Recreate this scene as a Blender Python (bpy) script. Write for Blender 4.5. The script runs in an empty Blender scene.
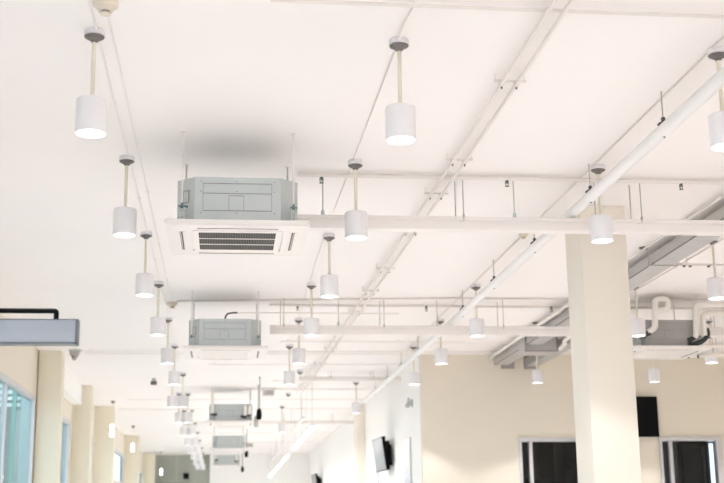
import bpy, bmesh, math, random
from mathutils import Vector, Matrix
random.seed(4)
C = bpy.context.scene.collection
PI = math.pi
CE = 4.13            # ceiling height; the camera is at 1.60 m

# ------------------------------------------------------------------ materials
def mat(name, col, rough=0.6, metal=0.0, emit=None, es=0.0, noise=0.0, nscale=8.0, bump=0.0, bscale=60.0):
    m = bpy.data.materials.new(name); m.use_nodes = True
    nt = m.node_tree; b = nt.nodes['Principled BSDF']
    b.inputs['Base Color'].default_value = (*col, 1); b.inputs['Roughness'].default_value = rough
    b.inputs['Metallic'].default_value = metal
    tc = nt.nodes.new('ShaderNodeTexCoord')
    if noise:
        n = nt.nodes.new('ShaderNodeTexNoise'); n.inputs['Scale'].default_value = nscale
        n.inputs['Detail'].default_value = 4
        r = nt.nodes.new('ShaderNodeValToRGB')
        r.color_ramp.elements[0].position = 0.3; r.color_ramp.elements[1].position = 0.7
        r.color_ramp.elements[0].color = tuple(c * (1 - noise) for c in col) + (1,)
        r.color_ramp.elements[1].color = tuple(min(1, c * (1 + noise * .5)) for c in col) + (1,)
        nt.links.new(tc.outputs['Object'], n.inputs['Vector'])
        nt.links.new(n.outputs['Fac'], r.inputs['Fac']); nt.links.new(r.outputs['Color'], b.inputs['Base Color'])
    if bump:
        n2 = nt.nodes.new('ShaderNodeTexNoise'); n2.inputs['Scale'].default_value = bscale
        bp = nt.nodes.new('ShaderNodeBump'); bp.inputs['Strength'].default_value = bump; bp.inputs['Distance'].default_value = .002
        nt.links.new(tc.outputs['Object'], n2.inputs['Vector'])
        nt.links.new(n2.outputs['Fac'], bp.inputs['Height']); nt.links.new(bp.outputs['Normal'], b.inputs['Normal'])
    if emit:
        b.inputs['Emission Color'].default_value = (*emit, 1); b.inputs['Emission Strength'].default_value = es
    return m

def glass(name, tint, gl=0.08):
    m = bpy.data.materials.new(name); m.use_nodes = True; nt = m.node_tree; nt.nodes.clear()
    o = nt.nodes.new('ShaderNodeOutputMaterial'); mx = nt.nodes.new('ShaderNodeMixShader')
    t = nt.nodes.new('ShaderNodeBsdfTransparent'); g = nt.nodes.new('ShaderNodeBsdfGlossy')
    t.inputs['Color'].default_value = (*tint, 1); g.inputs['Roughness'].default_value = .03
    lw = nt.nodes.new('ShaderNodeLayerWeight'); lw.inputs['Blend'].default_value = .5
    pw = nt.nodes.new('ShaderNodeMath'); pw.operation = 'POWER'; pw.inputs[1].default_value = 5
    f = nt.nodes.new('ShaderNodeMath'); f.operation = 'MULTIPLY_ADD'; f.inputs[1].default_value = .35; f.inputs[2].default_value = .03
    nt.links.new(lw.outputs['Facing'], pw.inputs[0]); nt.links.new(pw.outputs[0], f.inputs[0])
    nt.links.new(f.outputs[0], mx.inputs['Fac']); nt.links.new(t.outputs[0], mx.inputs[1]); nt.links.new(g.outputs[0], mx.inputs[2])
    nt.links.new(mx.outputs[0], o.inputs['Surface'])
    return m

M = dict(
    camgrey=mat('camera_grey_plastic', (.42, .39, .36), .5),
    thin=mat('ceiling_conduit_paint', (.83, .785, .755), .6),
    ceil=mat('ceiling_paint', (.87, .828, .812), .8, noise=.015, nscale=.6, bump=.05, bscale=25),
    floor=mat('floor_tile', (.82, .80, .785), .4, noise=.03, nscale=1.5),
    white=mat('white_wall_paint', (.90, .885, .865), .7, noise=.015, nscale=.8, bump=.05, bscale=30),
    cream=mat('cream_wall_paint', (.76, .70, .595), .7, noise=.02, nscale=.8, bump=.05, bscale=30),
    column=mat('column_paint', (.81, .755, .665), .7, noise=.015, nscale=.8, bump=.05, bscale=30),
    colL=mat('aisle_column_paint', (.80, .75, .62), .7, noise=.02, nscale=.8),
    green=mat('grey_green_paint', (.45, .47, .42), .7, noise=.02, nscale=.8),
    can=mat('lamp_can_enamel', (.80, .78, .80), .45, bump=.03),
    inner=mat('lamp_reflector', (.9, .9, .9), .25),
    glow=mat('lamp_diffuser_glow', (1, 1, 1), .5, emit=(.88, .94, 1.0), es=7),
    rod=mat('cream_rod', (.74, .69, .57), .45, bump=.02),
    funnel=mat('grey_plastic_funnel', (.17, .15, .14), .5, noise=.2, nscale=60),
    pipe=mat('white_conduit_paint', (.76, .71, .67), .5, noise=.03, nscale=10),
    tube=mat('white_tube', (.81, .79, .78), .4, noise=.01, nscale=5),
    trunk=mat('trunking_white', (.82, .77, .745), .45, noise=.015, nscale=3),
    clip=mat('dark_clip_metal', (.08, .08, .08), .5),
    steel=mat('hanger_steel', (.50, .49, .44), .45, metal=.3, noise=.1, nscale=30),
    teal=mat('bracket_teal', (.15, .22, .23), .45, metal=.4, noise=.15, nscale=50),
    ltsteel=mat('pale_bracket_steel', (.52, .58, .57), .45, metal=.3),
    body=mat('cassette_sheet_metal', (.53, .565, .565), .5, metal=.2, noise=.04, nscale=5),
    body_shaded=mat('shaded_cassette_sheet_metal', (.36, .35, .335), .5, metal=.15, noise=.05, nscale=6),  # darker cassette metal: the right unit's shade is put into its colour
    emboss=mat('cassette_seam', (.26, .28, .275), .6),
    panel=mat('cassette_panel_plastic', (.81, .765, .735), .45, noise=.01, nscale=5),
    dark=mat('grille_dark', (.012, .013, .015), .7),
    fin=mat('grille_fin', (.16, .13, .11), .5),
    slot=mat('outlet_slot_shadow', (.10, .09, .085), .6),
    foam=mat('pipe_insulation_white', (.82, .77, .72), .7, bump=.15, bscale=90),
    blackfoam=mat('black_hose', (.03, .035, .035), .7, bump=.2, bscale=90),
    duct=mat('galvanised_duct', (.50, .485, .475), .5, metal=.2, noise=.06, nscale=7),
    collar=mat('duct_collar_grey', (.36, .33, .31), .6, noise=.06, nscale=9),
    black=mat('black_plastic', (.010, .010, .012), .35),
    blackm=mat('black_metal', (.006, .008, .009), .4),
    screen=mat('tv_glass', (.006, .006, .007), .12),
    frame=mat('white_aluminium', (.62, .61, .62), .35, metal=.2, noise=.02),
    frameL=mat('pale_window_frame', (.58, .58, .59), .45),
    board=mat('lightbox_acrylic', (.36, .395, .45), .35, noise=.06, nscale=2.2),
    boardedge=mat('lightbox_edge', (.13, .15, .17), .35, metal=.4),
    detector=mat('detector_ivory', (.72, .64, .54), .5),
    brass=mat('sprinkler_metal', (.14, .16, .12), .4, metal=.6),
    winglass=glass('teal_window_glass', (.74, .86, .89)),
    doorglass=glass('smoked_door_glass', (.55, .57, .60)),
    plain=glass('clear_glass', (.96, .98, .98)),
    led=mat('led_strip', (1, 1, 1), .5, emit=(1, 1, 1), es=3.5),
    lantern=mat('lantern_glow', (1, 1, 1), .5, emit=(.80, .92, 1.0), es=6),
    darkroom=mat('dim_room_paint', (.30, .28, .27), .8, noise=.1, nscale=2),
    darkdoor=mat('dark_green_door', (.05, .075, .08), .5),
    navy=mat('navy_cupboard', (.012, .013, .03), .5),
    greybox=mat('grey_box', (.28, .28, .28), .5),
    silver=mat('screen_rear_silver', (.22, .215, .21), .35, metal=.2),
    poster=mat('poster_print', (.70, .71, .78), .25, noise=.25, nscale=7),
    lou=mat('louvre_pale', (.68, .78, .82), .5),
    greywall=mat('outside_grey_panel', (.20, .24, .26), .7),
    concrete=mat('outside_concrete', (.30, .36, .37), .8, noise=.15, nscale=2),
    post=mat('outside_teal_post', (.16, .36, .32), .5),
    paleblue=mat('outside_pale_post', (.42, .56, .58), .5),
    asphalt=mat('outside_paving', (.35, .35, .34), .9, noise=.1, nscale=3),
    daylight=mat('daylit_opening', (1, 1, 1), .5, emit=(.75, .88, 1.0), es=5.0),
)

for k_ in ('black', 'screen', 'blackm', 'dark'):
    b_ = M[k_].node_tree.nodes['Principled BSDF']; b_.inputs['Base Color'].default_value = (.003, .003, .0035, 1)
    b_.inputs['Specular IOR Level'].default_value = .12; b_.inputs['Roughness'].default_value = .5
# ------------------------------------------------------------------ helpers
def new(): return bmesh.new()
def box(bm, x0, x1, y0, y1, z0, z1, bev=0.0):
    r = bmesh.ops.create_cube(bm, size=1)
    vs = r['verts']
    bmesh.ops.scale(bm, vec=(x1 - x0, y1 - y0, z1 - z0), verts=vs)
    bmesh.ops.translate(bm, vec=((x0 + x1) / 2, (y0 + y1) / 2, (z0 + z1) / 2), verts=vs)
    if bev:
        es = list({e for v in vs for e in v.link_edges})
        bmesh.ops.bevel(bm, geom=es, offset=bev, segments=2, affect='EDGES', profile=.5)
    return bm
def tube(bm, pts, r, seg=10, bend=0.0, caps=True):
    pts = [Vector(p) for p in pts]
    if bend:
        out = [pts[0]]
        for i in range(1, len(pts) - 1):
            a = (pts[i - 1] - pts[i]); b = (pts[i + 1] - pts[i])
            d = min(bend, a.length * .49, b.length * .49)
            p0 = pts[i] + a.normalized() * d; p1 = pts[i] + b.normalized() * d
            for k in range(7):
                t = k / 6; out.append((1 - t) ** 2 * p0 + 2 * t * (1 - t) * pts[i] + t * t * p1)
        out.append(pts[-1]); pts = out
    rings = []; up = None
    for i, p in enumerate(pts):
        if i == 0: d = pts[1] - pts[0]
        elif i == len(pts) - 1: d = pts[-1] - pts[-2]
        else: d = (pts[i + 1] - pts[i]).normalized() + (pts[i] - pts[i - 1]).normalized()
        d.normalize()
        if up is None: up = Vector((0, 0, 1)) if abs(d.z) < .9 else Vector((1, 0, 0))
        a = d.cross(up).normalized(); b = a.cross(d).normalized(); up = b
        rr = r[i] if isinstance(r, (list, tuple)) else r
        rings.append([bm.verts.new(p + rr * (math.cos(t) * a + math.sin(t) * b)) for t in [2 * PI * k / seg for k in range(seg)]])
    for i in range(len(rings) - 1):
        for k in range(seg):
            f = bm.faces.new((rings[i][k], rings[i][(k + 1) % seg], rings[i + 1][(k + 1) % seg], rings[i + 1][k])); f.smooth = True
    if caps:
        bm.faces.new(rings[0][::-1]); bm.faces.new(rings[-1])
    return bm
def lathe(bm, prof, c=(0, 0, 0), seg=32, M4=None):
    rings = []
    nv = []
    for (r, z) in prof:
        if r <= 1e-6:
            v = bm.verts.new((c[0], c[1], c[2] + z)); rings.append([v]); nv.append(v)
        else:
            rg = [bm.verts.new((c[0] + r * math.cos(2 * PI * k / seg), c[1] + r * math.sin(2 * PI * k / seg), c[2] + z)) for k in range(seg)]
            rings.append(rg); nv += rg
    for a, b in zip(rings[:-1], rings[1:]):
        for k in range(seg):
            k2 = (k + 1) % seg
            if len(a) == 1 and len(b) == 1: continue
            if len(a) == 1: f = bm.faces.new((a[0], b[k2], b[k]))
            elif len(b) == 1: f = bm.faces.new((a[k], a[k2], b[0]))
            else: f = bm.faces.new((a[k], a[k2], b[k2], b[k]))
            f.smooth = True
    if M4 is not None: bmesh.ops.transform(bm, matrix=M4, verts=nv)
    return bm
def prism(bm, poly, z0, z1):
    lo = [bm.verts.new((x, y, z0)) for x, y in poly]; hi = [bm.verts.new((x, y, z1)) for x, y in poly]
    n = len(poly)
    for k in range(n): bm.faces.new((lo[k], lo[(k + 1) % n], hi[(k + 1) % n], hi[k]))
    bm.faces.new(lo[::-1]); bm.faces.new(hi)
    return bm
def obj(name, bm, m, parent=None, origin=None, auto=True):
    bmesh.ops.recalc_face_normals(bm, faces=bm.faces)
    if parent is None and auto:      # put the origin at the base of a one-mesh thing
        xs = [v.co.x for v in bm.verts]; ys = [v.co.y for v in bm.verts]; zs = [v.co.z for v in bm.verts]
        origin = ((min(xs) + max(xs)) / 2, (min(ys) + max(ys)) / 2, min(zs))
        bmesh.ops.translate(bm, vec=(-origin[0], -origin[1], -origin[2]), verts=bm.verts)
    me = bpy.data.meshes.new(name); bm.to_mesh(me); bm.free()
    for mm in (m if isinstance(m, (list, tuple)) else [m]): me.materials.append(mm)
    try:
        me.set_sharp_from_angle(angle=math.radians(40))
    except Exception: pass
    o = bpy.data.objects.new(name, me); C.objects.link(o)
    if origin: o.location = origin
    if parent is not None: o.parent = parent
    return o
def tag(o, label, cat, group=None, kind=None):
    o['label'] = label; o['category'] = cat
    if group: o['group'] = group
    if kind: o['kind'] = kind
    return o
def thing(name, label, cat, loc=(0, 0, 0), rz=0, group=None):
    o = bpy.data.objects.new(name, None); C.objects.link(o); o.empty_display_size = .1
    o.location = loc; o.rotation_euler = (0, 0, rz)
    return tag(o, label, cat, group)
def struct(name, bm, m, parent=None):
    o = obj(name, bm, m, parent, auto=False)
    if parent is None: o['kind'] = 'structure'
    return o
def dup(root, loc, label=None, group=None):
    r = root.copy(); C.objects.link(r); r.location = loc
    if label: r['label'] = label
    if group: r['group'] = group
    for ch in list(root.children):
        c = ch.copy(); C.objects.link(c); c.parent = r
        for g in ch.children:
            d = g.copy(); C.objects.link(d); d.parent = c
    return r

XL, XS, XR = -2.64, 2.895, 9.0      # left wall, white side wall, right wall
YW, YE, YB = 18.08, 43.0, -5.0     # cream wall, end wall, back

# ------------------------------------------------------------------ the shell
struct('floor', box(new(), XL - .3, XR + .2, YB - .2, YE + .3, -.12, 0), M['floor'])
struct('ceiling', box(new(), XL - .3, XR + .2, YB - .2, YE + .3, CE, CE + .15), M['ceil'])

# left wall with window openings
def wall_with_openings_y(x0, x1, y0, y1, ops):
    """wall along y; ops = (ya, yb, za, zb)"""
    bm = new(); y = y0
    for (ya, yb, za, zb) in sorted(ops):
        box(bm, x0, x1, y, ya, 0, CE)
        if za > 0: box(bm, x0, x1, ya, yb, 0, za)
        box(bm, x0, x1, ya, yb, zb, CE)
        y = yb
    box(bm, x0, x1, y, y1, 0, CE)
    return bm
def wall_with_openings_x(y0, y1, x0, x1, ops):
    bm = new(); x = x0
    for (xa, xb, za, zb) in sorted(ops):
        box(bm, x, xa, y0, y1, 0, CE)
        if za > 0: box(bm, xa, xb, y0, y1, 0, za)
        box(bm, xa, xb, y0, y1, zb, CE)
        x = xb
    box(bm, x, x1, y0, y1, 0, CE)
    return bm
LW = [(-3.5, 1.5, .8, 3.47), (3.0, 7.2, .8, 3.47), (8.6, 12.6, .8, 3.47), (13.3, 17.78, .8, 3.47), (18.6, 21.8, .8, 3.47), (22.9, 25.7, .8, 3.47),  # bays on the camera side of the big window: unseen, added for daylight bounce
      (26.9, 33.6, .8, 3.60), (35.0, 41.4, .8, 3.47)]
struct('wall_left', wall_with_openings_y(XL - .08, XL, YB, YE, LW), M['cream'])
for i, (ya, yb, za, zb) in enumerate(LW):
    e = bpy.data.objects.new('window_%d' % (i + 1), None); C.objects.link(e); e['kind'] = 'structure'
    e.location = (XL, (ya + yb) / 2, za)
    h = zb - za; w = (yb - ya) / 2
    bm = new(); t = .07
    box(bm, -.075, .012, -w, w, h - t, h); box(bm, -.075, .012, -w, w, 0, t)
    box(bm, -.075, .012, w - t, w, t, h - t); box(bm, -.075, .012, -w, -w + t, t, h - t)
    n = 2
    for k in range(1, n):
        y = -w + 2 * w * k / n; box(bm, -.065, -.01, y - .03, y + .03, t, h - t)
    if i == 6:
        box(bm, -.065, -.01, -w, w, h - .82, h - .74)
    obj('window_frame', bm, M['frameL'], e)
    obj('glass_pane', box(new(), -.035, -.028, -w + t, w - t, t, h - t), M['winglass'], e)

# outside the left windows
struct('trim_1', box(new(), -30, XL - .08, YB - 10, YE + 10, -.3, -.12), M['asphalt'])
bm = box(new(), -14.0, -3.2, 31.5, 31.8, -.12, 8)
tag(obj('neighbouring_wall', bm, M['concrete']), 'grey concrete wall of the building outside the big left window', 'wall')
lv = thing('louvre_screen', 'pale horizontal louvres outside, in the upper left window beside the first column', 'louvre', (-4.75, 26.0, 4.05))
bm = new()
for k in range(9): box(bm, 0, .60, -.03, .03, .08 + k * .13, .15 + k * .13)
obj('slat', bm, M['lou'], lv)
obj('back_panel', box(new(), 0, .60, .05, .09, .0, 1.35), M['concrete'], lv)
obj('stand', box(new(), .0, .46, .0, .06, -4.17, .0), M['greywall'], lv)
tag(obj('outside_post', box(new(), -4.14, -3.985, 26.0, 26.2, -.12, 5.6), M['paleblue']), 'broad pale blue post outside the big left window', 'post')
tag(obj('outside_post', box(new(), -4.28, -4.20, 25.76, 25.85, -.12, 5.2), M['post']), 'thin teal green post outside the big left window, beside the louvres', 'post')

# cream facing wall on the right, with two glazed openings
A = (4.35, 5.36, 0, 2.86); B = (6.49, 7.41, 0, 2.86)
struct('wall_back', wall_with_openings_x(YW, YW + .15, XS, XR, [A, B]), M['cream'])
struct('wall_side', box(new(), XS, XS + .15, YW + .15, YE, 0, CE), M['white'])
struct('wall_right', box(new(), XR, XR + .2, YB, YW + .15, 0, CE), M['cream'])
struct('wall_end', box(new(), -.46, XS, YE - .4, YE, 0, CE), M['white'])
struct('wall_far', box(new(), XL - .3, XS + .3, YE, YE + .2, 0, CE), M['green'])
FO = (XL + .4, XR - .4, .1, 3.7)
struct('wall_front', wall_with_openings_x(YB - .2, YB, XL - .2, XR + .2, [FO]), M['cream'])
e = bpy.data.objects.new('window_9', None); C.objects.link(e); e['kind'] = 'structure'; e.location = (0, YB - .1, .1)
bm = new()
box(bm, FO[0], FO[1], -.05, .05, 0, .08); box(bm, FO[0], FO[1], -.05, .05, 3.52, 3.6)
n = 6
for k in range(n + 1):
    x = FO[0] + .04 + (FO[1] - FO[0] - .08) * k / n; box(bm, x - .04, x + .04, -.05, .05, .08, 3.52)
obj('window_frame', bm, M['frame'], e)
obj('glass_pane', box(new(), FO[0], FO[1], -.006, .006, .08, 3.52), M['plain'], e)

def door(name, x0, x1, h, mull):
    e = bpy.data.objects.new(name, None); C.objects.link(e); e['kind'] = 'structure'; e.location = ((x0 + x1) / 2, YW, 0)
    w = (x1 - x0) / 2
    bm = new()
    box(bm, -w - .03, w + .03, -.04, .1, h - .04, h + .02); box(bm, -w - .02, -w + .02, -.04, .1, 0, h - .04); box(bm, w - .06, w + .03, -.04, .1, 0, h - .04)
    box(bm, -w + mull, -w + mull + .05, -.03, .08, 0, h - .04)
    obj('door_frame', bm, M['frame'], e)
    obj('glass_pane', box(new(), -w + .03, w - .04, .03, .042, .02, h - .05), M['doorglass'], e)
    return e
door('door_1', A[0], A[1], A[3], .13)
d2 = door('door_2', B[0], B[1], B[3], .13)
# dim rooms behind the two glazed openings
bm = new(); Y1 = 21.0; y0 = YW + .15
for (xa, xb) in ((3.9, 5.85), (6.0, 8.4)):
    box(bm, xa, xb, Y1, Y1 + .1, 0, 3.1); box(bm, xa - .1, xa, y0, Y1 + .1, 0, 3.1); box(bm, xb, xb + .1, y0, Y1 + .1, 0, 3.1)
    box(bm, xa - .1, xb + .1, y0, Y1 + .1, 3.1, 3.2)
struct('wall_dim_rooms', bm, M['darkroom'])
tag(obj('tall_cupboard', box(new(), 5.22, 5.45, 20.3, 20.9, 0, 3.05, .01), M['black']), 'tall black cupboard in the dim room left of the big column', 'cupboard')
tag(obj('low_cupboard', box(new(), 4.6, 5.35, 19.9, 20.28, 0, 2.35, .01), M['navy']), 'navy cupboard behind the glazed door left of the big column', 'cupboard')
bm = box(new(), 5.42, 5.58, 19.6, 19.75, 2.1, 2.47, .01); box(bm, 5.435, 5.565, 19.59, 19.6, 2.13, 2.44)
box(bm, 5.40, 5.85, 19.66, 19.70, 2.2, 2.24)
tag(obj('switch_box', bm, M['greybox']), 'small grey electrical box on the wall of the dim room', 'electrical box')
dd = thing('inner_door', 'dark green inner door with bright daylight slit, seen through the right glazed opening', 'door', (7.58, 19.6, 0), 0)
bm = new(); box(bm, -.19, .14, -.02, .02, 0, 2.82); obj('leaf', bm, M['darkdoor'], dd)
bm = new(); box(bm, -.25, -.19, -.05, .05, 0, 2.92); box(bm, -.25, .21, -.05, .05, 2.83, 2.92); box(bm, .19, .21, -.05, .05, 0, 2.83); obj('door_frame', bm, M['black'], dd)
bm = new(); box(bm, .15, .19, -.03, .03, 0, 2.83); obj('edge_strip', bm, M['post'], dd)
wb = thing('daylit_window', 'narrow bright window of daylight in the dim room at the right edge', 'window', (8.04, 19.9, 0))
obj('pane', box(new(), -.07, .07, 0, .01, 0, 2.90), M['daylight'], wb)
bm = new(); box(bm, -.10, -.07, -.01, .03, 0, 2.94); box(bm, .07, .10, -.01, .03, 0, 2.94); box(bm, -.10, .10, -.01, .03, 2.90, 2.94); obj('window_frame', bm, M['frame'], wb)

# beam over the second bay of the left wall
struct('trim_2', box(new(), XL, -2.49, 18.2, 22.2, 3.79, CE), M['white'])

# ------------------------------------------------------------------ columns
def column(x0, x1, y0, y1, m, label, z1=CE):
    return tag(obj('column', box(new(), x0, x1, y0, y1, 0, z1, .006), m), label, 'column', 'square columns')
column(2.84, 3.215, 9.42, 9.88, M['column'], 'big square cream column, nearest the camera, right of centre')
column(XL + .015, -2.305, 17.85, 18.2, M['colL'], 'cream column beside the big left window, nearest on the left wall')
column(XL, -2.33, 22.2, 22.6, M['colL'], 'second cream column along the left wall, where the boxed beam ends')
column(XL, -2.25, 26.0, 26.4, M['colL'], 'third cream column along the left wall, behind the first small glowing lantern')
column(XL, -2.26, 34.0, 34.4, M['colL'], 'narrow far cream column behind the second glowing lantern')
column(XL, -2.25, 41.8, 42.2, M['colL'], 'farthest cream column on the left, beside the grey-green end wall')
column(2.70, XS, 25.5, 25.9, M['column'], 'slim cream column on the white side wall left of the tilted screen')

# ------------------------------------------------------------------ pendant lamps
DROP = .56
def make_lamp():
    t = thing('pendant_lamp', 'x', 'lamp', (0, 0, CE))
    # ceiling base
    obj('ceiling_base', lathe(new(), [(0, 0), (.050, 0), (.052, -.004), (.052, -.026), (.048, -.030), (0, -.030)]), M['can'], t)
    obj('canopy', lathe(new(), [(0, -.029), (.045, -.030), (.052, -.033), (.050, -.038), (.030, -.050), (.022, -.054), (.018, -.062), (.012, -.065), (0, -.065)]), M['funnel'], t)
    obj('rod', tube(new(), [(0, 0, -.06), (0, 0, -.375)], .0115, 12), M['rod'], t)
    R = .079; z0 = -.56; z1 = -.375
    sh = lathe(new(), [(0, z1), (R - .010, z1), (R - .003, z1 - .003), (R, z1 - .010), (R, z0 + .002), (R - .001, z0), (R - .005, z0), (R - .007, z0 + .004), (R - .011, z0 + .045), (R - .02, z0 + .05)], seg=40)
    s = obj('lamp_shade', sh, M['can'], t)
    obj('diffuser', lathe(new(), [(0, z0 + .012), (.05, z0 + .013), (R - .0095, z0 + .020), (R - .012, z0 + .03), (0, z0 + .032)], seg=40), M['glow'], t)
    return t
ORD = ['nearest', 'second', 'third', 'fourth', 'fifth', 'sixth', 'seventh', 'eighth', 'ninth', 'tenth', 'eleventh', 'twelfth', 'thirteenth', 'fourteenth']
proto = make_lamp(); first = True
spots = []
def place_lamp(x, y, label, group):
    global first
    if first:
        proto.location = (x, y, CE); proto['label'] = label; proto['group'] = group; first = False
        t = proto
    else: t = dup(proto, (x, y, CE), label, group)
    t.rotation_euler.z = random.uniform(0, 6)
    spots.append((x, y))
G = 'white cylinder pendant lamps'
Y0, DY = 6.09, 2.224
for j in range(6):
    place_lamp(-.69, Y0 + DY * j, ['white cylinder pendant lamp at top left, nearest of the leftmost row, beside the smoke detector',
        'white cylinder pendant lamp second in the leftmost row, left of the big near cassette',
        'white cylinder pendant lamp third in the leftmost row, below the near cassette level',
        'white cylinder pendant lamp fourth in the leftmost row, just left of the second cassette',
        'white cylinder pendant lamp fifth in the leftmost row, overlapping the second cassette level',
        'white cylinder pendant lamp sixth in the leftmost row, last before the paired far lamps'][j], G)
far = [20.4, 23.4, 26.65, 29.8, 32.75, 35.6, 38.8, 41.6]
for k, y in enumerate(far):
    o = ORD[k] if k else 'nearest'
    place_lamp(-.678, y, 'white pendant lamp, %s of the right-hand lamps in the far paired rows' % o, G)
    place_lamp(-.845, y, 'white pendant lamp, %s of the left-hand lamps in the far paired rows' % o, G)
for j in range(6):
    place_lamp(.90, Y0 + DY * j, 'white cylinder pendant lamp, %s in the middle row right of the ceiling cassettes' % ORD[j], G)
place_lamp(1.20, 25.9, 'faint far white pendant lamp hanging alone right of the black hanging speaker', G)
for j, lab in ((0, 'white cylinder pendant lamp cut by the right edge, nearest of all on the right'),
               (1, 'white cylinder pendant lamp in front of the top of the big cream column'),
               (3, 'white pendant lamp left of the big column, largest of three below the diagonal tube'),
               (4, 'white cylinder pendant lamp second left of the big column below the diagonal tube'),
               (5, 'white cylinder pendant lamp at the top corner where white and cream walls meet')):
    place_lamp(2.66, Y0 + DY * j, lab, G)
place_lamp(2.30, 21.6, 'pale white pendant lamp with grey mount above the slim side wall column', G)
place_lamp(4.39, 10.50, 'white pendant lamp at the right edge just under the grey duct', G)
place_lamp(4.40, 12.70, 'white pendant lamp just right of the big column, before the right cassette', G)
place_lamp(4.39, 17.03, 'small white pendant lamp close to the cream wall left of the big column', G)
place_lamp(6.08, 14.87, 'small white pendant lamp at right below the right cassette corner', G)
place_lamp(6.05, 16.91, 'small white pendant lamp close to the cream wall above the black wall screen', G)
# bare ceiling bases
def base_only(x, y, label):
    t = thing('bare_ceiling_mount', label, 'ceiling mount', (x, y, CE), 0, 'bare ceiling mounts')
    obj('base', lathe(new(), [(0, 0), (.05, 0), (.05, -.035), (.045, -.04), (0, -.04)], seg=24), M['can'], t)
    obj('funnel', lathe(new(), [(0, -.04), (.045, -.04), (.05, -.046), (.02, -.068), (.012, -.08), (0, -.08)], seg=24), M['funnel'], t)
base_only(1.22, 20.0, 'bare grey ceiling mount with no lamp, nearer of two in the middle row')
base_only(1.20, 23.4, 'bare grey ceiling mount with no lamp, farther of two in the middle row')

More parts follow.
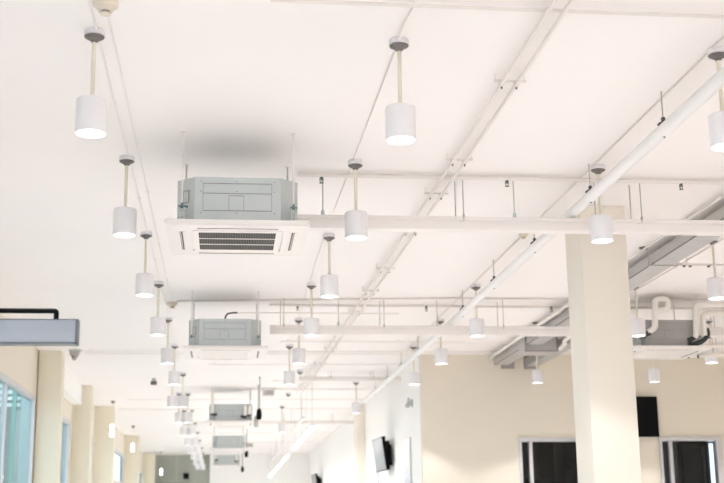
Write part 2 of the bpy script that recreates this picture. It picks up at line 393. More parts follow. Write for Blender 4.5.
# ------------------------------------------------------------------ ceiling cassettes
def ring_prism(bm, w0, w1, z0, z1):
    for (a, b, c, d) in ((-w1, w1, -w1, -w0), (-w1, w1, w0, w1), (-w1, -w0, -w0, w0), (w0, w1, -w0, w0)):
        box(bm, a, b, c, d, z0, z1)
def make_cassette(cx, cy, zb, label, near=False, s=1.0, pipes=None, bm_=None):
    """zb = height of the panel's underside; the origin is the panel's base"""
    t = thing('ceiling_cassette', label, 'air conditioner', (cx, cy, zb), 0, 'ceiling cassette air conditioners')
    W = .39; c = .115; H0 = .035; H1 = .335
    oct_ = [(-W + c, -W), (W - c, -W), (W, -W + c), (W, W - c), (W - c, W), (-W + c, W), (-W, W - c), (-W, -W + c)]
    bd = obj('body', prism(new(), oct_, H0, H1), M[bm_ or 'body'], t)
    # embossed seams of the near face
    y = -W
    bm = new()
    def st(x0, x1, z0, z1): box(bm, x0, x1, y - .0035, y + .001, z0, z1)
    xa, xb = -.225, .215
    z = lambda f: H0 + (H1 - H0) * f
    tt = .0035
    st(xa, xb, z(.85), z(.85) + tt); st(xa, xb, z(.63), z(.63) + tt); st(xa, xb, z(.25), z(.25) + tt)
    st(xa, xa + tt, z(.25), z(.85)); st(xb, xb + tt, z(.25), z(.85))
    st(-.06, -.06 + tt, z(.25), z(.58)); st(.035, .035 + tt, z(.25), z(.58)); st(-.06, .035, z(.58), z(.58) + tt)
    for px in (-.24, -.012, .232):
        for pz in (.9, .68, .2): st(px, px + .006, z(pz) - .004, z(pz) + .004)
    # little square on the left flank (chamfer)
    m45 = Matrix.Translation((-W + c / 2, -W + c / 2, 0)) @ Matrix.Rotation(math.radians(-45), 4, 'Z')
    n0 = len(bm.verts)
    for (x0, x1, zz0, zz1) in ((-.03, .03, .45, .46), (-.03, .03, .72, .73), (-.03, -.024, .45, .73), (.024, .03, .45, .73)):
        box(bm, x0, x1, -.004, .001, z(zz0), z(zz1) + .002)
    bm.verts.ensure_lookup_table()
    bmesh.ops.transform(bm, matrix=m45, verts=bm.verts[n0:])
    obj('seam', bm, M['emboss'], bd)
    bm = new(); prism(bm, [(x * 1.004, yy * 1.004) for x, yy in oct_], H0, H0 + .012)
    obj('base_trim', bm, M['emboss'], bd)
    # decorative panel
    P = .46
    bm = new()
    prism(bm, [(-P + .02, -P), (P - .02, -P), (P, -P + .02), (P, P - .02), (P - .02, P), (-P + .02, P), (-P, P - .02), (-P, -P + .02)], .012, H0)
    # underside: outer frame with slots
    g = .25       # half width of grille
    ring_prism(bm, g + .05, P - .015, .002, .012)
    ring_prism(bm, g, g + .035, -.0012, .012)
    pn = obj('panel', bm, M['panel'], t)
    # outlets: dark recess with flap on each side
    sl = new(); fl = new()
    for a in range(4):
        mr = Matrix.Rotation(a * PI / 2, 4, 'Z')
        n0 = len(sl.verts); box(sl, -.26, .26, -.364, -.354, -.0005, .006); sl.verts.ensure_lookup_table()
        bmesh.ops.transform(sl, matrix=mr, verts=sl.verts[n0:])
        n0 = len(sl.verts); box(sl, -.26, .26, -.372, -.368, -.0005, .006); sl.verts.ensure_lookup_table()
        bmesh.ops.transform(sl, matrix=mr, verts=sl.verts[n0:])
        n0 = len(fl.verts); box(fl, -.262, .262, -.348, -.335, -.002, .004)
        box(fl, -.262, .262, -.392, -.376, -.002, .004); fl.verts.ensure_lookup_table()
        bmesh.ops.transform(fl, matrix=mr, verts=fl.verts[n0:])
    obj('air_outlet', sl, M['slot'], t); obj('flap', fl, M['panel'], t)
    # intake grille
    gr = obj('grille', box(new(), -g, g, -g, g, .0, .014), M['dark'] if near else M['panel'], t)
    bm = new()
    n = 46
    if near:
        for k in range(n + 1):
            x = -g + 2 * g * k / n; box(bm, x - .0014, x + .0014, -g, g, -.0015, .004)
        obj('grille_fins', bm, M['fin'], gr)
        bm = new()
        for f in (1 / 3, 2 / 3): box(bm, -g, g, -g + 2 * g * f - .006, -g + 2 * g * f + .006, -.003, .004)
        obj('grille_bars', bm, M['panel'], gr)
    else:
        for k in range(26):
            yy = -g + 2 * g * k / 26; box(bm, -g, g, yy, yy + .011, -.0012, .004)
        obj('grille_fins', bm, M['panel'], gr)
    # hanger rods and brackets
    rl = CE - zb
    for sx in (-1, 1):
        for sy in (-1, 1):
            x = sx * .357; y = sy * .375
            r = obj('hanger_rod', tube(new(), [(x, y, .12), (x, y, rl)], .006 if sy < 0 else .006, 8), M['pipe'] if sy < 0 else M['steel'], t)
            obj('ceiling_plate', lathe(new(), [(0, rl), (.016, rl), (.016, rl - .006), (0, rl - .006)], (x, y, 0), 12), M['pipe'], r)
            bm = new()
            box(bm, x - .022, x + .038 if sx < 0 else x + .026, y - .016, y + .016, .137, .143)
            tube(bm, [(x, y, .125), (x, y, .152)], .011, 6)
            tube(bm, [(x + .002, y, .143), (x + .002, y, .164)], .008, 6)
            br = obj('bracket', bm, M['teal'], t)
            bm = new()
            for dx in (-.016, .012): box(bm, x + dx, x + dx + .006, y - .012, y + .012, H0, .135)
            for zz in (.05, .075, .105): box(bm, x - .016, x + .018, y - .012, y - .008, zz, zz + .007)
            obj('slotted_strap', bm, M['ltsteel'], br)
    for (nm, pts, r, mm) in (pipes or []):
        obj(nm, tube(new(), pts, r, 12, .06), M[mm], t)
    return t
make_cassette(.072, 8.10, 3.487, 'large grey ceiling cassette with dark intake grille, nearest of the units', near=True)
make_cassette(0.0, 13.62, 3.49, 'second grey ceiling cassette with pale grille and a black cable loop on top',
    pipes=[('cable', [(.0, -.33, .32), (.0, -.33, .37), (.03, -.33, .405), (.09, -.33, .412), (.13, -.33, .412)], .010, 'clip')])
def legs(xs, zt, zb):
    return [('drain_pipe', [(x, -.36, zt), (x, -.36, zb), (x + .03 * (1 if x < 0 else -1), -.30, zb - .04)], .033, 'foam') for x in xs]
def far_cassette(cx, y, zb, label, ps, hose=True):
    H = CE - zb
    pp = []
    for (x, zt, zlo, sg) in ps:
        pp.append(('drain_pipe', [(x, -.44, zt), (x, -.44, zlo)], .028, 'foam'))
        pp.append(('hose', [(x, -.44, zlo + .01), (x, -.44, zlo - .03), (x + sg * .07, -.40, zlo - .01)], .022, 'blackfoam'))
    return make_cassette(cx, y, zb, label, pipes=pp)
far_cassette(.12, 22.95, 3.50, 'third ceiling cassette, with thick white pipes, left of the black hanging speaker', [(-.33, .55, .16, 1), (.26, .30, .12, -1), (.34, .29, .14, -1)])
far_cassette(.12, 30.9, 3.52, 'fourth ceiling cassette, plain grey with no pipes in front, far down the aisle', [])
far_cassette(.10, 38.8, 3.52, 'fifth and farthest small ceiling cassette, with two white pipes, against the end wall', [(-.34, .36, .2, 1), (.30, .36, .16, -1)])
# right cassette with insulated pipes
make_cassette(4.94, 13.6, 3.50, 'ceiling cassette right of the big column with looping white insulated pipes', bm_='body_shaded', pipes=[
    ('drain_pipe', [(-.26, -.43, .19), (-.19, -.46, .23), (-.17, -.46, .56), (-.02, -.46, .56), (-.02, -.46, .44), (-.15, -.46, .43)], .034, 'foam'),
    ('hose', [(-.34, -.38, .15), (-.30, -.42, .16), (-.24, -.44, .185)], .028, 'blackfoam'),
    ('drain_pipe', [(.27, -.43, .13), (.285, -.44, .16), (.30, -.45, .49), (.44, -.45, .50), (.80, -.45, .50)], .032, 'foam'),
    ('drain_pipe', [(.405, -.38, .16), (.405, -.38, .41), (.60, -.38, .42), (.85, -.38, .42)], .032, 'foam'),
    ('hose', [(.20, -.40, .055), (.28, -.41, .06), (.39, -.38, .10), (.455, -.37, .17), (.46, -.33, .24)], .026, 'blackfoam'),
    ('hose', [(.20, -.40, .10), (.25, -.42, .12), (.28, -.43, .15)], .026, 'blackfoam'),
])

# ------------------------------------------------------------------ pipes, conduits, trunking
def conduit(name, pts, r, m, label, cat='conduit', bend=.05, seg=10, clips=None, group=None):
    t = thing(name, label, cat, pts[0], 0, group)
    o = Vector(pts[0])
    obj('pipe', tube(new(), [Vector(p) - o for p in pts], r, seg, bend), M[m], t)
    if clips:
        for c in clips:
            v = Vector(c) - o
            b = box(new(), v.x - .009, v.x + .009, v.y - .007, v.y + .007, v.z - .007, CE - o.z)
            obj('clip', b, M['thin'], t)
    return t
def sprinkler_head(t, x, y, z):
    o = t.location
    bm = new(); c = (x - o[0], y - o[1], z - o[2])
    lathe(bm, [(0, .02), (.014, .018), (.014, -.004), (.008, -.01), (.007, -.022), (0, -.022)], c, 12)
    for sx in (-1, 1): tube(bm, [(c[0] + sx * .008, c[1], c[2]), (c[0] + sx * .014, c[1], c[2] - .02), (c[0] + sx * .004, c[1], c[2] - .04)], .003, 6)
    lathe(bm, [(0, -.040), (.016, -.040), (.018, -.043), (0, -.044)], c, 12)
    obj('sprinkler_head', bm, M['brass'], t)
zp = 4.098
t = conduit('sprinkler_pipe', [(.50, 8.57, zp), (8.9, 8.61, zp)], .016, 'pipe', 'thin cream sprinkler pipe with three heads, crossing right of the big cassette', 'pipe', group='sprinkler pipes')
for x in (.68, 2.05, 3.38): sprinkler_head(t, x, 8.575 + x * .004, zp - .015)
t = conduit('sprinkler_pipe', [(.5, 13.90, zp + .002), (8.9, 13.98, zp + .002)], .015, 'pipe', 'thin cream sprinkler pipe on the ceiling behind the second white trunking', 'pipe', group='sprinkler pipes')
for x in (.82, 2.31, 3.79): sprinkler_head(t, x, 13.91, zp - .013)
conduit('conduit', [(-.55, 13.80, CE - .012), (2.6, 13.5, CE - .012), (8.9, 13.55, CE - .012)], .011, 'pipe', 'thin ceiling conduit running right from the round detector by the second cassette')
conduit('conduit', [(.2, 5.56, 4.095), (8.9, 5.63, 4.095)], .010, 'pipe', 'nearest cross conduit along the top edge of the picture')
conduit('conduit', [(.12, 13.29, 3.902), (1.9, 13.29, 3.902)], .008, 'pipe', 'thin white conduit leading right from the black cable of the second cassette')

def trunking(y, x0, x1, z0, z1, rods, singles, label):
    t = thing('trunking', label, 'trunking', (x0, y, z0), 0, 'white cross trunking')
    h = z1 - z0; L = x1 - x0; w = .05
    bm = box(new(), 0, L, -w, w, 0, h * .72, .004)
    obj('channel', bm, M['trunk'], t)
    obj('lid', box(new(), 0, L, -w - .006, w + .006, h * .72, h, .004), M['trunk'], t)
    for x in rods:
        for dy in (-.075, .075):
            X = x - x0 + (0.03 if dy < 0 else 0)
            r = obj('hanger_rod', tube(new(), [(X, dy, h * .6), (X, dy, CE - z0)], .0045, 8), M['steel'], t)
            obj('nut', lathe(new(), [(0, .010), (.010, .010), (.010, -.010), (0, -.010)], (X, dy, h), 6), M['clip'] if dy > 0 else M['steel'], r)
        obj('saddle', box(new(), x - x0 + .002, x - x0 + .028, -.082, .082, h * .62, h * .70), M['trunk'], t)
    for x in singles:
        X = x - x0
        r = obj('hanger_rod', tube(new(), [(X, .0, h), (X, .0, CE - z0)], .0045, 8), M['steel'], t)
        obj('clevis', box(new(), X - .012, X + .012, -.010, .010, h, h + .045, .003), M['ltsteel'], r)
    return t
trunking(8.72, .32, 8.9, 3.73, 3.828, [1.70, 3.05, 4.5, 6], [.70, 2.13, 2.75, 5.2], 'long white cable trunking on rods, passing in front of the big column')
trunking(13.72, .50, 8.9, 3.73, 3.83, [.62, 1.75, 3.12, 4.4, 6], [1.27, 2.4], 'long white cable trunking farther back, starting at the second cassette')

# pair of parallel pipes on brackets
t = thing('pipe_pair', 'pair of thin cream parallel pipes on ceiling brackets running down the room centre', 'pipe', (1.55, 3.5, CE - .003))
def pair_x(y):
    for (ya, xa), (yb, xb) in (((3.5, 1.60), (8.0, 1.592)), ((8.0, 1.592), (14.0, 1.52)), ((14.0, 1.52), (22.8, 1.375))):
        if y <= yb: break
    return xa + (xb - xa) * (y - ya) / (yb - ya) - 1.55
for dx in (-.0425, .0425):
    obj('pipe', tube(new(), [(pair_x(y) + dx, y - 3.5, -.066) for y in (3.5, 8.0, 14.0, 22.8)], .0125, 12), M['pipe'], t)
for y in (4.9, 6.53, 8.07, 8.96, 10.15, 11.73, 12.9, 14.17, 15.6, 17.2, 18.8, 20.4, 22):
    yy = y - 3.5; ox = pair_x(y)
    b = obj('bracket', box(new(), -.085, .10, -.009, .009, -.006, .006), M['pipe'], t)
    b.location = (ox, yy, -.046)
    for dx in (-.078, .092): obj('stud', tube(new(), [(dx, 0, 0), (dx, 0, .046)], .004, 6), M['pipe'], b)
    for dx in (-.0425, .0425):
        bm = tube(new(), [(dx - .016, 0, 0), (dx - .015, 0, -.026), (dx, 0, -.036), (dx + .015, 0, -.026), (dx + .016, 0, 0)], .0025, 6, caps=False)
        obj('u_clamp', bm, M['pipe'], b)
        obj('clamp_screw', box(new(), dx - .004, dx + .004, -.006, .006, -.046, -.035), M['clip'], b)

# the big white diagonal tube
t = thing('hanging_tube', 'thick glossy white tube hung on rods, running back diagonally across the right side', 'tube', (2.58, 3.2, 3.885))
obj('tube', tube(new(), [(0, 0, 0), (.0, 8, 0), (-.02, 19.3, 0)], .040, 20), M['tube'], t)
for y in (5.2, 6.76, 8.27, 9.9, 11.5, 13.1, 14.7, 16.3, 17.9, 19.5, 21.1):
    yy = y - 3.2
    r = obj('hanger_rod', tube(new(), [(0, yy, .075), (0, yy, CE - 3.885)], .0045, 8), M['steel'], t)
    bm = new()
    box(bm, -.010, .010, yy - .010, yy + .010, .045, .08)
    tube(bm, [(-.034, yy, .030), (-.022, yy, .044), (0, yy, .05), (.022, yy, .044), (.034, yy, .030)], .007, 8)
    obj('clip', bm, M['clip'], r)
    obj('screw', lathe(new(), [(0, .004), (.006, .004), (.006, -.004), (0, -.004)], (.0, yy, -.042), 8), M['clip'], t)

# lamp-row conduits
zc = CE - .008
conduit('conduit', [(-.675, 3.5, zc), (-.675, 17.2, zc)], .006, 'thin', 'thin white conduit linking the ceiling bases of the leftmost lamp row', clips=[(-.675, y, zc) for y in (4.8, 7.2, 9.4, 11.6, 13.8)])
conduit('conduit', [(-.60, 3.5, zc), (-.60, 13.75, zc)], .006, 'thin', 'thin white conduit from the smoke detector, just right of the leftmost lamp row', clips=[(-.60, y, zc) for y in (6.7, 7.9, 9.2, 11, 12.6)])
conduit('conduit', [(.90, 6.09, zc), (.86, 10.5, zc), (.90, 17.2, zc)], .0045, 'pipe', 'thin grey wire linking the ceiling bases of the middle lamp row')
conduit('flexible_conduit', [(.905, 5.0, CE - .02), (.905, 5.62, CE - .03), (.885, 5.84, CE - .03), (.897, 6.05, CE - .015)], .009, 'thin', 'short bent white conduit entering the nearest middle-row lamp base', bend=.2)
conduit('conduit', [(2.62, 3.5, zc), (2.62, 17.5, zc)], .006, 'pipe', 'thin grey conduit above the diagonal tube, linking the right lamp row')
# farther cross conduits
for (y, xa, xb, r, lab) in ((16.72, .75, 8.9, .010, 'thin cross conduit on the ceiling just before the cream wall'),
                            (17.68, -2.0, 8.9, .011, 'thin cross conduit starting at the small camera on the left wall, nearer of the pair'),
                            (17.92, -2.0, 8.9, .011, 'thin cross conduit starting at the small camera on the left wall, farther of the pair'),
                            (19.1, -.25, 2.9, .012, 'cross conduit behind the second cassette, meeting the white side wall'),
                            (21.3, .8, 2.9, .010, 'faint cross conduit above the pale lamp by the side wall'),
                            (22.6, .3, 2.9, .014, 'faint far cross pipe beside the third cassette'),
                            (24.4, -1.9, 2.9, .012, 'faint far cross pipe just behind the third cassette'),
                            (26.3, -2.2, 2.9, .012, 'faint far cross pipe crossing above the row of linear lights'),
                            (29.6, -1.0, 2.9, .013, 'faint cross pipe just before the fourth cassette'),
                            (33.0, -.9, 2.9, .013, 'faint cross pipe just behind the fourth cassette'),
                            (36.6, .5, 2.9, .013, 'farthest faint cross pipe near the end wall')):
    conduit('cross_conduit', [(xa, y, CE - .03), (xb, y + .0, CE - .03)], r * .8, 'thin', lab, clips=[(x, y, CE - .03) for x in (xa + .1, (xa + min(xb, 4)) / 2)])
# faint far trunks with hangers
for (y, z, xa, lab) in ((20.2, 3.97, 1.2, 'white suspended cross trunking reaching the side wall before the pale lamp'),
                        (27.8, 3.90, .8, 'faint suspended cross trunking above the farther linear lights')):
    trunking(y, xa, 2.9, z, z + .07, [xa + .5, 2.4], [], lab)

# ducts
t = thing('air_duct', 'long grey galvanised air duct running back under the ceiling behind the big column', 'duct', (4.02, 8.95, 3.955), -.0105)
yL = YW - 8.95
bm = new(); box(bm, -.11, .11, 0, yL, 0, .10, .004)
dct = obj('duct_body', bm, M['duct'], t)
bm = new()
for yy in (.9, 3.3, 5.7, 8.1): box(bm, -.112, .112, yy, yy + .008, -.002, .102)
obj('flange', bm, M['duct'], dct)
obj('seam', box(new(), -.1125, -.105, 0, yL - .1, -.002, .004), M['slot'], dct)
for yy in (1.9, 6.2):
    b = new(); box(b, -.14, .14, yy, yy + .02, -.012, -.001); box(b, -.14, -.13, yy, yy + .02, -.012, .06)
    h = obj('hanger', b, M['duct'], t)
    b = new()
    for x in (-.135, .135): tube(b, [(x, yy + .018, -.02), (x, yy + .018, CE - 3.955)], .005, 8)
    obj('hanger_rod', b, M['steel'], h)
    b = new()
    lathe(b, [(0, .0), (.04, 0), (.045, -.008), (.02, -.022), (0, -.024)], (-.16, yy + .05, CE - 3.955), 12)
    obj('ceiling_plate', b, M['funnel'], h)
pb = obj('plenum_box', box(new(), -.13, .31, 15.95 - 8.95, 16.35 - 8.95, -.09, .115, .004), M['duct'], t)
b = new(); box(b, -.134, .314, 6.985, 6.999, -.094, -.08); box(b, -.134, .314, 6.985, 6.999, .10, .118); box(b, -.134, -.12, 6.985, 6.999, -.08, .10); box(b, .30, .314, 6.985, 6.999, -.08, .10)
obj('flange', b, M['collar'], pb)
obj('wall_collar', box(new(), -.01, .19, yL - .06, yL - .005, -.05, .135), M['collar'], t)
t = thing('air_duct', 'short grey air duct branch entering the cream wall, right of the long duct', 'duct', (4.56, 15.2, 3.93))
obj('duct_body', box(new(), -.09, .09, -1.0, YW - 15.2, .0, .12, .004), M['duct'], t)
obj('wall_collar', box(new(), -.10, .11, YW - 15.2 - .06, YW - 15.2 - .005, -.03, .16), M['collar'], t)
conduit('insulated_pipe', [(3.87, 13.4, 4.05), (3.925, 18.0, 4.05)], .022, 'foam', 'thick white insulated pipe reaching the cream wall left of the air ducts', 'pipe', seg=14)
conduit('insulated_pipe', [(4.40, 15.8, 3.88), (4.30, 15.2, 3.86), (4.21, 14.9, 3.86), (4.21, 13.9, 3.90), (4.21, 12.4, 3.92)], .028, 'foam', 'bent white insulated pipe in front of the duct box', 'pipe', seg=14)
conduit('conduit', [(4.24, 8.95, 4.03), (4.24, 13.0, 4.03)], .009, 'pipe', 'thin white pipe along the right side of the grey duct, left of a pair', 'pipe')
conduit('conduit', [(4.33, 8.95, 4.03), (4.33, 13.0, 4.03)], .008, 'pipe', 'thin white pipe along the right side of the grey duct, right of a pair', 'pipe')
conduit('conduit', [(3.84, 8.95, 4.085), (3.84, 13.0, 4.085)], .009, 'pipe', 'thin white pipe on the ceiling along the left side of the grey duct', 'pipe')
conduit('conduit', [(4.45, 11.6, CE - .0095), (8.9, 11.6, CE - .0095)], .010, 'pipe', 'thin cross conduit on the ceiling right of the grey duct', 'conduit')
# pipe bracket near the duct
t = thing('pipe_bracket', 'small cream bracket with dark clamps below the pipes right of the grey duct', 'bracket', (4.35, 11.0, 4.0))
obj('rail', box(new(), -.12, .30, -.012, .012, -.02, 0), M['pipe'], t)
b = new()
for x in (-.10, -.02, .24): tube(b, [(x, 0, -.01), (x, 0, CE - 4.0)], .005, 6)
obj('stud', b, M['pipe'], t)
b = new()
for x in (-.06, .0, .18): obj('clamp', box(new(), x, x + .02, -.012, .012, -.032, -.018), M['clip'], t)
# pipe cluster right of the right cassette
for (y, z, xa, lab) in ((14.3, 3.80, 5.55, 'white pipe with valves at the right edge, upper of the cluster beside the right cassette'),
                        (14.5, 3.70, 5.50, 'white pipe with valves at the right edge, middle of the cluster beside the right cassette'),
                        (14.6, 3.60, 5.50, 'white pipe with valves at the right edge, lowest of the cluster beside the right cassette')):
    t = conduit('refrigerant_pipe', [(xa, y, z), (xa + .25, y, z + .03), (8.8, y, z + .05)], .026, 'foam', lab, 'pipe', group='pipes beside the right cassette')
    obj('hanger_rod', tube(new(), [(.5, 0, .04), (.5, 0, CE - z)], .005, 6), M['steel'], t)
    for k in range(2): obj('strap', box(new(), .16 + k * .12, .18 + k * .12, -.032, -.02, -.01, .03), M['clip'], t)

# detectors and small ceiling devices
def detector(x, y, s, label, dark='funnel'):
    t = thing('smoke_detector', label, 'smoke detector', (x, y, CE), 0, 'smoke detectors')
    obj('base', lathe(new(), [(0, 0), (.062 * s, 0), (.062 * s, -.022 * s), (.055 * s, -.030 * s), (0, -.030 * s)], seg=28), M['detector'], t)
    obj('sensor_head', lathe(new(), [(0, -.03 * s), (.045 * s, -.03 * s), (.036 * s, -.05 * s), (.022 * s, -.052 * s), (.022 * s, -.058 * s), (.03 * s, -.06 * s), (.026 * s, -.068 * s), (0, -.07 * s)], seg=28), M['detector'], t)
    b = new(); lathe(b, [(.0225 * s, -.052 * s), (.0235 * s, -.052 * s), (.0235 * s, -.058 * s), (.0225 * s, -.058 * s)], seg=24)
    obj('vent_slit', b, M['clip'], t)
detector(-.60, 5.72, 1.0, 'round ivory smoke detector at the top edge above the nearest left lamp')
detector(-.60, 13.95, 1.0, 'round ivory smoke detector on the ceiling left of the second cassette')
detector(2.62, 10.42, .7, 'small round detector with a red light on the conduit above the diagonal tube')
def small_device(x, y, label, s=1.0):
    t = thing('ceiling_device', label, 'ceiling device', (x, y, CE), 0, 'small ceiling devices')
    b = new(); box(b, -.03 * s, .03 * s, -.03 * s, .03 * s, -.05 * s, 0, .004); obj('housing', b, M['ltsteel'], t)
    b = new(); box(b, -.05 * s, .05 * s, -.04 * s, .04 * s, -.11 * s, -.05 * s, .006); obj('lens_box', b, M['funnel'], t)
small_device(-1.19, 21.15, 'small grey box fitting alone on the ceiling, left of the paired far lamps')
for (x, y, lab) in ((.80, 22.7, 'pale square ceiling vent right of the black hanging speaker'), (.76, 37.0, 'tiny pale ceiling vent right of the far hanging speaker')):
    t = thing('ceiling_vent', lab, 'vent', (x, y, CE), 0, 'ceiling vents')
    obj('frame', box(new(), -.11, .11, -.11, .11, -.15, 0, .004), M['panel'], t)
    b = new()
    for k in range(5): box(b, -.085, .085, -.115, -.11, -.13 + k * .018, -.124 + k * .018)
    obj('grille', b, M['funnel'], t)
# surveillance camera near the left columns
t = thing('surveillance_camera', 'small pale dome camera on the ceiling right of the nearest left column', 'camera', (-2.12, 17.75, CE), 0)
obj('mount', box(new(), -.08, .10, -.05, .05, -.025, 0, .004), M['ltsteel'], t)
obj('housing', lathe(new(), [(0, -.02), (.075, -.025), (.066, -.07), (.035, -.12), (.02, -.15), (0, -.155)], seg=20), M['camgrey'], t)
obj('lens', lathe(new(), [(0, .012), (.012, .010), (.016, 0), (.012, -.010), (0, -.012)], (-.01, -.055, -.105), 14), M['clip'], t)

# hanging black-and-white speakers
def hang_speaker(x, y, label, zt=3.60, s=1.0, horn=False):
    t = thing('hanging_speaker', label, 'speaker', (x, y, zt - .21 * s), 0, 'hanging speakers')
    m = Matrix.Translation((0, 0, .11 * s)) @ Matrix.Rotation(math.radians(16), 4, 'X')
    b = lathe(new(), [(0, .105 * s), (.022 * s, .10 * s), (.040 * s, .07 * s), (.046 * s, .02 * s), (.046 * s, -.03 * s), (.038 * s, -.08 * s), (.0, -.09 * s)], seg=20, M4=m)
    obj('speaker_body', b, M['black'], t)
    if horn: b = lathe(new(), [(0, .06 * s), (.032 * s, .05 * s), (.042 * s, .0), (.042 * s, -.09 * s), (.034 * s, -.13 * s), (0, -.135 * s)], (-.045, .06, -.09), seg=20, M4=m)
    if horn: obj('speaker_horn', b, M['steel'], t)
    L = CE - (zt - .21 * s)
    for dx, top in ((-.014, .82), (.010, 1.0)):
        obj('rod', tube(new(), [(dx, 0, .2 * s), (dx, 0, L * top)], .005 * s, 8), M['blackm'], t)
    b = new(); lathe(b, [(0, L), (.016, L), (.016, L - .012), (0, L - .012)], (.01, 0, 0), 10); box(b, -.03, .024, -.008, .008, L * .82 - .01, L * .82); obj('ceiling_plate', b, M['clip'], t)
hang_speaker(.585, 21.0, 'black oval speaker with pale horn hung on two rods, nearest of three', horn=True)
hang_speaker(.575, 32.0, 'black oval speaker hung on rods, middle of three, right of the fourth cassette')
hang_speaker(.60, 40.2, 'black oval speaker hung on rods, farthest of three, right of the last cassette')

# hanging lightbox at left
t = thing('hanging_lightbox', 'blue-grey hanging sign board on a black bar at the left edge, blank', 'sign', (-.705, 6.0, 2.478))
bd_ = obj('board', box(new(), -2.0, -.004, -.035, .035, .008, .116, .003), M['board'], t)
b = new()
box(b, -2.0, 0, -.037, .037, 0, .008); box(b, -2.0, 0, -.037, .037, .116, .120); box(b, -.008, .004, -.037, .037, 0, .120)
obj('edge_trim', b, M['boardedge'], t)
b = new(); tube(b, [(-1.9, 0, .165), (-.105, 0, .165), (-.105, 0, .118)], .0125, 10, .01)
obj('hanging_bar', b, M['blackm'], t)
b = new(); tube(b, [(-1.55, 0, .165), (-1.55, 0, CE - 2.49)], .0125, 10)
obj('suspension_rod', b, M['blackm'], t)

# glowing lanterns along the left wall
for (x, y, z0, z1, lab) in ((-2.19, 24.9, 3.43, 3.66, 'small glowing white lantern in front of the third left column, nearest of three'),
                            (-2.21, 30.9, 3.51, 3.70, 'small glowing white lantern before the narrow far left column, middle of three'),
                            (-2.0, 41.0, 3.38, 3.57, 'small glowing white lantern before the grey-green end wall, farthest of three')):
    t = thing('lantern', lab, 'lamp', (x, y, z0), 0, 'small glowing lanterns')
    h = z1 - z0
    obj('glass_shade', lathe(new(), [(0, 0), (.034, .004), (.036, .02), (.036, h - .03), (.026, h), (0, h)], seg=20), M['lantern'], t)
    obj('cap', lathe(new(), [(0, h), (.028, h), (.028, h + .015), (0, h + .02)], seg=16), M['can'], t)
    obj('rod', tube(new(), [(0, 0, h), (0, 0, CE - z0)], .003, 6), M['pipe'], t)
    obj('canopy', lathe(new(), [(0, CE - z0), (.04, CE - z0), (.04, CE - z0 - .02), (.02, CE - z0 - .05), (0, CE - z0 - .05)], seg=16), M['funnel'], t)

# row of linear LED lights
for k, (ya, yb) in enumerate(((21.5, 23.5), (24.4, 27.3), (29.9, 32.3), (33.4, 36.5), (37.9, 41.8))):
    t = thing('linear_light', 'bright suspended linear light, %s of five in the row running to the end wall' % ORD[k], 'lamp', (1.53, ya, 3.31), 0, 'suspended linear lights')
    L = yb - ya
    obj('diffuser', box(new(), -.032, .032, 0, L, 0, .03, .005), M['led'], t)
    obj('housing', box(new(), -.036, .036, 0, L, .03, .07, .004), M['can'], t)
    for yy in (.2, L - .2): obj('suspension_wire', tube(new(), [(0, yy, .07), (0, yy, CE - 3.31 + .001)], .003, 6), M['steel'], t)
t = thing('cable_tray', 'white suspended cable rail running above the row of linear lights', 'rail', (1.45, 22.9, 3.60))
obj('rail', box(new(), -.03, .03, 0, 19, 0, .03, .003), M['trunk'], t)
for yy in (.6, 4, 8, 12, 16, 18.5): obj('hanger_rod', tube(new(), [(0, yy, .03), (0, yy, CE - 3.60)], .004, 6), M['steel'], t)

# screens
t = thing('wall_screen', 'black flat screen on the cream wall right of the big column', 'television', (5.97, YW, 2.90), 0, 'wall screens')
obj('bezel', box(new(), -.49, .49, -.09, -.04, -.02, .58, .006), M['black'], t)
obj('screen', box(new(), -.475, .475, -.092, -.09, -.002, .565), M['screen'], t)
obj('wall_mount', box(new(), -.15, .15, -.04, 0, .12, .42), M['blackm'], t)
def tilted(x, y, z, label, s=1.0):
    t = thing('tilted_screen', label, 'television', (x, y, z), 0, 'screens on wall brackets')
    R_ = Matrix.Translation((-.175 * s, 0, .28 * s)) @ Matrix.Rotation(math.radians(-86), 4, 'Z') @ Matrix.Rotation(math.radians(8), 4, 'X')
    def tb(x0, x1, y0, y1, z0, z1, bev=0):
        b = box(new(), x0 * s, x1 * s, y0 * s, y1 * s, z0 * s, z1 * s, bev); bmesh.ops.transform(b, matrix=R_, verts=b.verts); return b
    obj('bezel', tb(-.46, .46, -.03, .03, -.27, .30, .006), M['black'], t)
    sc = obj('screen', tb(-.45, .45, -.034, -.03, -.255, .285), M['silver'], t)
    obj('panel_mark', tb(-.12, .16, -.036, -.034, .06, .18), M['greybox'], sc)
    obj('rear_housing', tb(-.36, .40, .03, .10, -.20, .22, .01), M['blackm'], t)
    b = new(); tube(b, [(-.13 * s, 0, .30 * s), (-.06, 0, .30 * s), (0, 0, .30 * s)], .028 * s, 10); box(b, -.03, 0, -.09 * s, .09 * s, .18 * s, .46 * s)
    obj('wall_bracket', b, M['black'], t)
tilted(XS - .0005, 21.6, 2.56, 'tilted screen with silver face and black back on the white side wall')
tilted(XS - .0005, 37.2, 2.62, 'far small screen on a bracket at the bottom edge of the white side wall')
# framed posters on the side wall
for (y, z0, z1, lab) in ((19.5, 1.9, 2.98, 'tall pale framed poster on the white side wall right of the tilted screen'),
                         (23.6, 1.9, 2.94, 'tall pale framed poster on the white side wall behind the tilted screen')):
    t = thing('poster', lab, 'poster', (XS, y, z0), 0, 'posters on the side wall')
    obj('frame', box(new(), -.03, 0, -.32, .32, 0, z1 - z0, .003), M['frame'], t)
    obj('print', box(new(), -.032, -.03, -.29, .29, .03, z1 - z0 - .03), M['poster'], t)
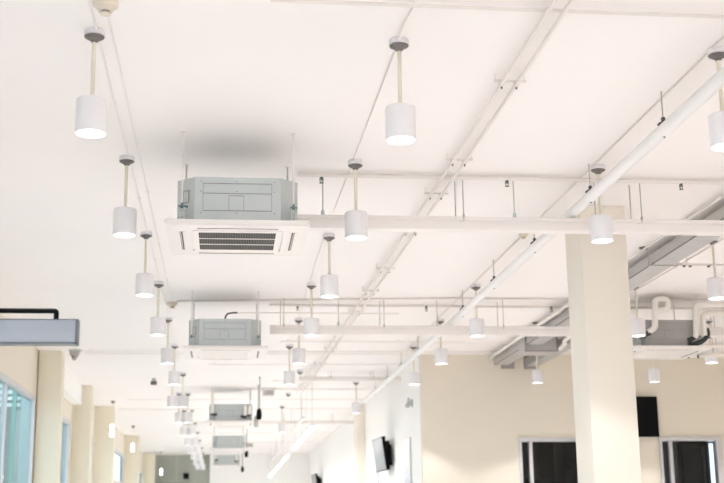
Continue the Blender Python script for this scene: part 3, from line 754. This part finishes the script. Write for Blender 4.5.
# wall camera on side wall
t = thing('wall_spotlight', 'small grey spotlight on the white side wall near its corner with the cream wall', 'spotlight', (XS, 18.95, 3.44))
obj('wall_plate', box(new(), -.02, 0, -.05, .05, -.02, .10, .003), M['ltsteel'], t)
b = lathe(new(), [(0, .06), (.03, .055), (.038, 0), (.032, -.05), (0, -.055)], seg=16, M4=Matrix.Translation((-.07, 0, .02)) @ Matrix.Rotation(math.radians(35), 4, 'Y'))
obj('spotlight_head', b, M['steel'], t)
b = new(); tube(b, [(-.02, 0, .08), (-.07, 0, .12), (-.07, 0, .06)], .008, 8); obj('arm', b, M['clip'], t)
# far end: black speaker and board on the grey-green wall
t = thing('wall_speaker', 'small black speaker box high on the grey-green end wall', 'speaker', (-1.25, YE, 3.32))
obj('cabinet', box(new(), -.09, .09, -.16, -.02, 0, .19, .006), M['black'], t)
obj('wall_mount', box(new(), -.03, .03, -.02, 0, .06, .13), M['blackm'], t)
t = thing('hanging_board', 'pale board hung from a dark bar before the grey-green end wall, bottom left', 'sign', (-1.85, 42.3, 2.5))
obj('board', box(new(), -.5, .42, -.02, .02, 0, .60, .004), M['frame'], t)
b = new(); tube(b, [(-.52, 0, .655), (.50, 0, .655), (.50, 0, .45)], .014, 8, .01); box(b, -.4, -.38, -.01, .01, .6, .655); obj('bar', b, M['boardedge'], t)
b = new()
for x in (-.35, .3): tube(b, [(x, 0, .655), (x, 0, CE - 2.5)], .006, 6)
obj('suspension_rod', b, M['pipe'], t)

# ------------------------------------------------------------------ lights
SPOT_W = 84
ld = bpy.data.lights.new('pendant_spot', 'SPOT'); ld.energy = SPOT_W; ld.spot_size = math.radians(98); ld.spot_blend = .25
ld.shadow_soft_size = .05; ld.color = (1, .97, .975)
hidden = [(2.66, 3.87), (.9, 3.87), (-.69, 3.87), (4.39, 8.3), (4.39, 6.09), (6.08, 12.7), (6.08, 10.5), (7.7, 12.7), (7.7, 16.9), (7.7, 14.9), (4.39, 14.9),
          (2.66, 1.6), (.9, 1.6), (-.69, 1.6), (2.30, 25.9), (2.30, 30), (2.30, 34.5), (2.3, 39)]
# the lamps of the same grid that stand outside the frame: real fittings too
for (x, y) in spots:
    o = bpy.data.objects.new('pendant_spot', ld); C.objects.link(o); o.location = (x, y, CE - DROP - .002)
GH = 'pendant lamps outside the picture'
for (x, y) in hidden[:10] + hidden[11:14]:
    dup(proto, (x, y, CE), 'white cylinder pendant lamp of the grid, outside the picture', GH)
    o = bpy.data.objects.new('pendant_spot', ld); C.objects.link(o); o.location = (x, y, CE - DROP - .002)
# linear lights
la = bpy.data.lights.new('linear_light_area', 'AREA'); la.shape = 'RECTANGLE'; la.size = .09; la.size_y = 3.2; la.energy = 45; la.color = (1, .98, .96)
for yc in (22.8, 26.3, 31.2, 35.1, 39.7):
    o = bpy.data.objects.new('linear_light_area', la); C.objects.link(o); o.location = (1.53, yc, 3.305)

# world
w = bpy.data.worlds.new('sky'); bpy.context.scene.world = w; w.use_nodes = True
bg = w.node_tree.nodes['Background']; bg.inputs['Color'].default_value = (1.0, .96, 1.0, 1); bg.inputs['Strength'].default_value = 3.1
# sampling portals in the window openings
def portal(loc, rot, sx, sy):
    a = bpy.data.lights.new('daylight_portal', 'AREA'); a.shape = 'RECTANGLE'; a.size = sx; a.size_y = sy
    a.cycles.is_portal = True
    o = bpy.data.objects.new('daylight_portal', a); C.objects.link(o); o.location = loc; o.rotation_euler = rot
portal(((FO[0] + FO[1]) / 2, YB - .19, 1.9), (PI / 2, 0, 0), FO[1] - FO[0], 3.6)
for (ya, yb, za, zb) in LW:
    portal((XL - .085, (ya + yb) / 2, (za + zb) / 2), (0, -PI / 2, 0), zb - za, yb - ya)

# ------------------------------------------------------------------ camera
f, pi_, ya, ro = 1234.185, .2287104, .112517, -.013584
F = Vector((math.sin(ya) * math.cos(pi_), math.cos(ya) * math.cos(pi_), math.sin(pi_)))
Rv = Vector((math.cos(ya), -math.sin(ya), 0)); U = Rv.cross(F)
R2 = Rv * math.cos(ro) + U * math.sin(ro); U2 = R2.cross(F)
cd = bpy.data.cameras.new('camera'); cam = bpy.data.objects.new('camera', cd); C.objects.link(cam)
cam.matrix_world = Matrix(((R2.x, U2.x, -F.x, 0), (R2.y, U2.y, -F.y, 0), (R2.z, U2.z, -F.z, 1.6), (0, 0, 0, 1)))
cd.sensor_width = 36; cd.lens = f * 36 / 724; cd.clip_end = 200
cd.dof.use_dof = True; cd.dof.focus_distance = 8.5; cd.dof.aperture_fstop = 2.8
sc = bpy.context.scene; sc.camera = cam
sc.view_settings.view_transform = 'Standard'; sc.view_settings.look = 'None'; sc.view_settings.gamma = 1
sc.view_settings.exposure = 0.08
sc.cycles.use_denoising = True
sc.cycles.max_bounces = 12; sc.cycles.diffuse_bounces = 8
